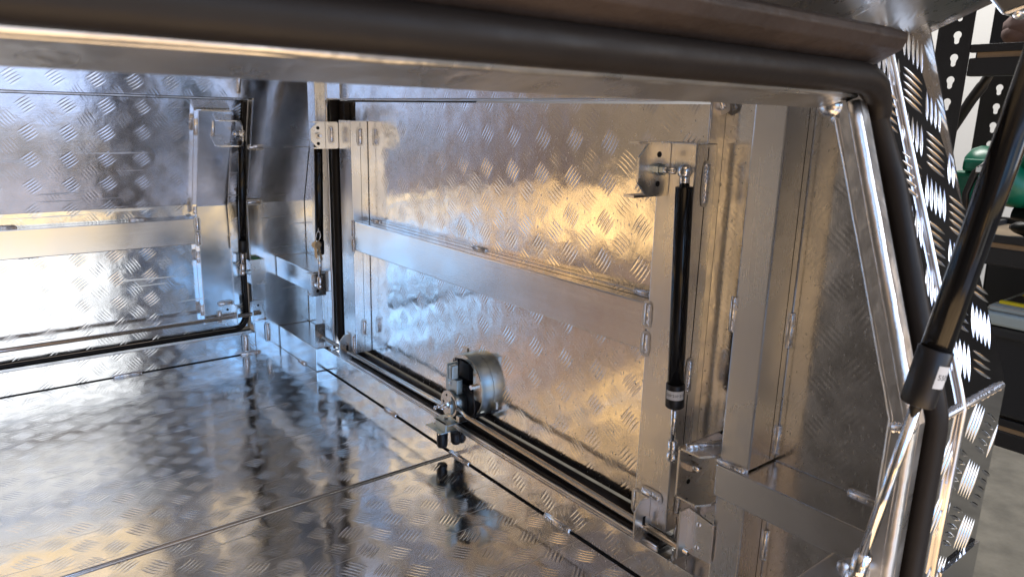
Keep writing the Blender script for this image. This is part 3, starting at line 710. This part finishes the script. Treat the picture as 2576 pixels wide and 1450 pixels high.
def upright_angle(x, y, z0, z1, w, name_parent, tilt=0):
    """slotted angle post with key-hole slots cut through"""
    b = P_('rack_black'); p = .05; n = int((z1-z0)/p)
    def keyhole(yc_, zc, k=28):
        out = []
        for i in range(k):
            an = 2*math.pi*i/k
            # union of a big circle above and a narrower slot below, sampled by direction from between them
            best = 0
            for (oy, oz, rr) in ((0, .005, .0088), (0, -.003, .0060), (0, -.009, .0058)):
                dy, dz = math.cos(an), math.sin(an); bq = dy*(-oy)+dz*(-oz); disc = bq*bq-(oy*oy+oz*oz-rr*rr)
                if disc > 0: best = max(best, -bq+math.sqrt(disc))
            out.append((yc_+best*math.cos(an), zc+best*math.sin(an)))
        return out
    for i in range(n):
        zc = z0+p*(i+.5); yc_ = y+w*.42; hole = keyhole(yc_, zc); k = len(hole); rim = []
        for j in range(k):
            an = 2*math.pi*j/k; dy, dz = math.cos(an), math.sin(an)
            ty = ((y+w-yc_)/dy if dy > 1e-6 else ((y-yc_)/dy if dy < -1e-6 else 9)); tz = (p/2/abs(dz) if abs(dz) > 1e-6 else 9)
            t = min(ty, tz); rim.append((yc_+dy*t, zc+dz*t))
        for j in range(k):
            q_ = [hole[j], rim[j], rim[(j+1) % k], hole[(j+1) % k]]
            b._fin([b.bm.faces.new([b.bm.verts.new((x, a_, c_)) for a_, c_ in q_]), b.bm.faces.new([b.bm.verts.new((x+.002, a_, c_)) for a_, c_ in q_[::-1]]),
                    b.bm.faces.new([b.bm.verts.new(v_) for v_ in ((x, *hole[j]), (x, *hole[(j+1) % k]), (x+.002, *hole[(j+1) % k]), (x+.002, *hole[j]))])])
        for cy_, cz_ in ((y, zc-p/2), (y, zc+p/2), (y+w, zc-p/2), (y+w, zc+p/2)):
            pass
    b.box(x-.0004, x+.0022, y, y+w*.12, z0, z1); b.box(x-.0004, x+.0022, y+w*.86, y+w, z0, z1)
    b.box(x+.0022, x+.04, y+w-.002, y+w, z0, z1)
    return b.build('upright', name_parent)
rk = thing('shelving_rack', (2.0, .5, -.85), 'black slotted steel shelving rack against the pale garage wall', 'shelving')
upright_angle(1.90, .715, -.83, 1.5, .075, rk)
upright_angle(2.30, .745, -.83, 1.5, .075, rk)
for zt in (.828, .405, -.02):
    P_('rack_black').box(1.90, 1.925, .0, .715, zt-.070, zt-.030, bev=.003).box(1.90, 1.915, .0, .715, zt-.018, zt, bev=.002).box(2.30, 2.32, .0, .745, zt-.05, zt).box(1.93, 2.30, .700, .712, zt-.048, zt-.004).build('beam', rk)
    P_('shelf_board').box(1.905, 2.62 if zt < 0 else 2.30, .0, .74 if zt < 0 else .70, zt-.031, zt-.016).build('shelf', rk)
# cloth bundle
b = MB().mat('cloth_mauve')
b.ball((2.02, .585, .872), .075, (1.2, 1.5, .62)).ball((2.0, .50, .872), .07, (1.1, 1.3, .65)).ball((1.97, .60, .915), .03, (1, 3.0, .5)).ball((1.95, .545, .865), .022, (1, 1, 1.2)).ball((2.0, .64, .855), .05, (1, 1, .6))
tag(b.build('cloth_bundle'), 'folded mauve cloth bundle on the top shelf', 'cloth')
# telescopic pole leaning
pl = thing('telescopic_pole', (1.90, .80, .40), 'grey pole with black grip leaning behind the front rack post', 'pole')
P_('pole_grey').tube([(2.09, .925, .40), (2.09, .805, .625)], .0082, 14).build('shaft', pl)
P_('black_plastic').tube([(2.09, .805, .622), (2.09, .800, .632), (2.09, .765, .71), (2.09, .745, .745), (2.09, .742, .752), (2.09, .722, .80)], [.0095, .0120, .013, .0135, .0115, .0105], 16).build('grip', pl)
# green power tool
gt = thing('green_power_tool', (2.0, .62, .385), 'green power tool with black cord on the middle shelf', 'power tool')
b = P_('green_plastic').ball((2.02, .60, .52), .06, (1.2, 1.6, .9), Matrix.Rotation(R(35), 4, 'X')).box(1.96, 2.06, .60, .69, .44, .53, bev=.012).box(1.95, 2.05, .585, .665, .53, .56, bev=.008).ball((2.0, .66, .425), .04, (1, 1.2, .9)).ball((2.05, .52, .56), .055, (1.2, 1.4, .9)); bmesh.ops.translate(b.bm, verts=b.bm.verts, vec=(-.03, .035, .012)); b.build('housing', gt)
cd_ = P_('black_plastic').tube([(1.94, .60, .56), (1.935, .628, .53), (1.935, .640, .48), (1.94, .632, .42), (1.95, .60, .40)], .008, 10).tube([(1.935, .615, .52), (1.93, .62, .46), (1.94, .61, .41)], .007, 10); bmesh.ops.translate(cd_.bm, verts=cd_.bm.verts, vec=(-.03, .035, .012)); cd_.build('cord', gt)
P_('chrome').box(1.895, 1.910, .635, .660, .542, .557, bev=.002).build('clip', gt)
g2 = thing('green_grinder', (2.05, .49, .385), 'bright green and black tool lying on the middle shelf behind the near strut', 'power tool')
P_('green_bright').ball((2.0, .50, .500), .02, (1, 2.4, .8), Matrix.Rotation(R(20), 4, 'X')).ball((2.0, .49, .425), .022, (1, 2, .8)).build('housing', g2)
P_('black_plastic').ball((2.02, .50, .462), .035, (1.2, 2.0, .9)).tube([(2.0, .60, .45), (2.0, .45, .43)], .016, 12).ball((2.05, .53, .41), .03, (1, 3, .8)).build('handle', g2)
# tubs
tb = thing('storage_tub', (2.05, .42, -.02), 'dark storage tub with grey lid and yellow latch below the shelf', 'storage box')
def frust(mb, x0, x1, y0, y1, z0, z1, t):
    vs = [mb.bm.verts.new(p) for p in [(x0+t, y0+t, z0), (x1-t, y0+t, z0), (x1-t, y1-t, z0), (x0+t, y1-t, z0), (x0, y0, z1), (x1, y0, z1), (x1, y1, z1), (x0, y1, z1)]]
    fs = [mb.bm.faces.new([vs[i] for i in q_]) for q_ in ((3, 2, 1, 0), (4, 5, 6, 7), (0, 1, 5, 4), (1, 2, 6, 5), (2, 3, 7, 6), (3, 0, 4, 7))]
    r = bmesh.ops.bevel(mb.bm, geom=list({e for f_ in fs for e in f_.edges}), offset=.012, segments=3, affect='EDGES', profile=.5)
    mb._fin(set(r['faces']) | {f_ for f_ in fs if f_.is_valid}, True)
b = P_('tub_dark'); frust(b, 1.88, 2.26, .02, .585, -.018, .205, .02); b.box(1.875, 2.265, .015, .59, .175, .20, bev=.006); b.build('tub', tb)
b = P_('lid_rim').box(1.870, 2.27, .01, .597, .203, .232, bev=.006); b.mat('lid_grey').box(1.885, 2.255, .025, .582, .232, .246, bev=.005)
for i in range(6): b.box(1.90+i*.06, 1.945+i*.06, .04, .57, .246, .250, bev=.002)
ld = b.build('lid', tb)
P_('latch_yellow').box(1.90, 1.915, .485, .565, .250, .256).box(2.02, 2.035, .485, .555, .250, .256).mat('rack_black').box(1.917, 2.018, .485, .56, .250, .253).build('latch', tb)
cb_ = P_('orange_card').box(2.30, 2.42, .36, .535, -.004, .345, bev=.002).build('cardboard_box'); tag(cb_, 'orange-brown cardboard box in the dark under the middle shelf', 'box')

cr_ = P_('tub_dark'); frust(cr_, 2.31, 2.60, .545, .742, -.004, .352, .008); cr_.box(2.305, 2.605, .540, .7435, .325, .345, bev=.004)  # crate added as a dark back for the shadowy space below the shelf
tag(cr_.build('dark_backing'), 'added dark crate that darkens the space behind the grey lidded tub', 'crate')
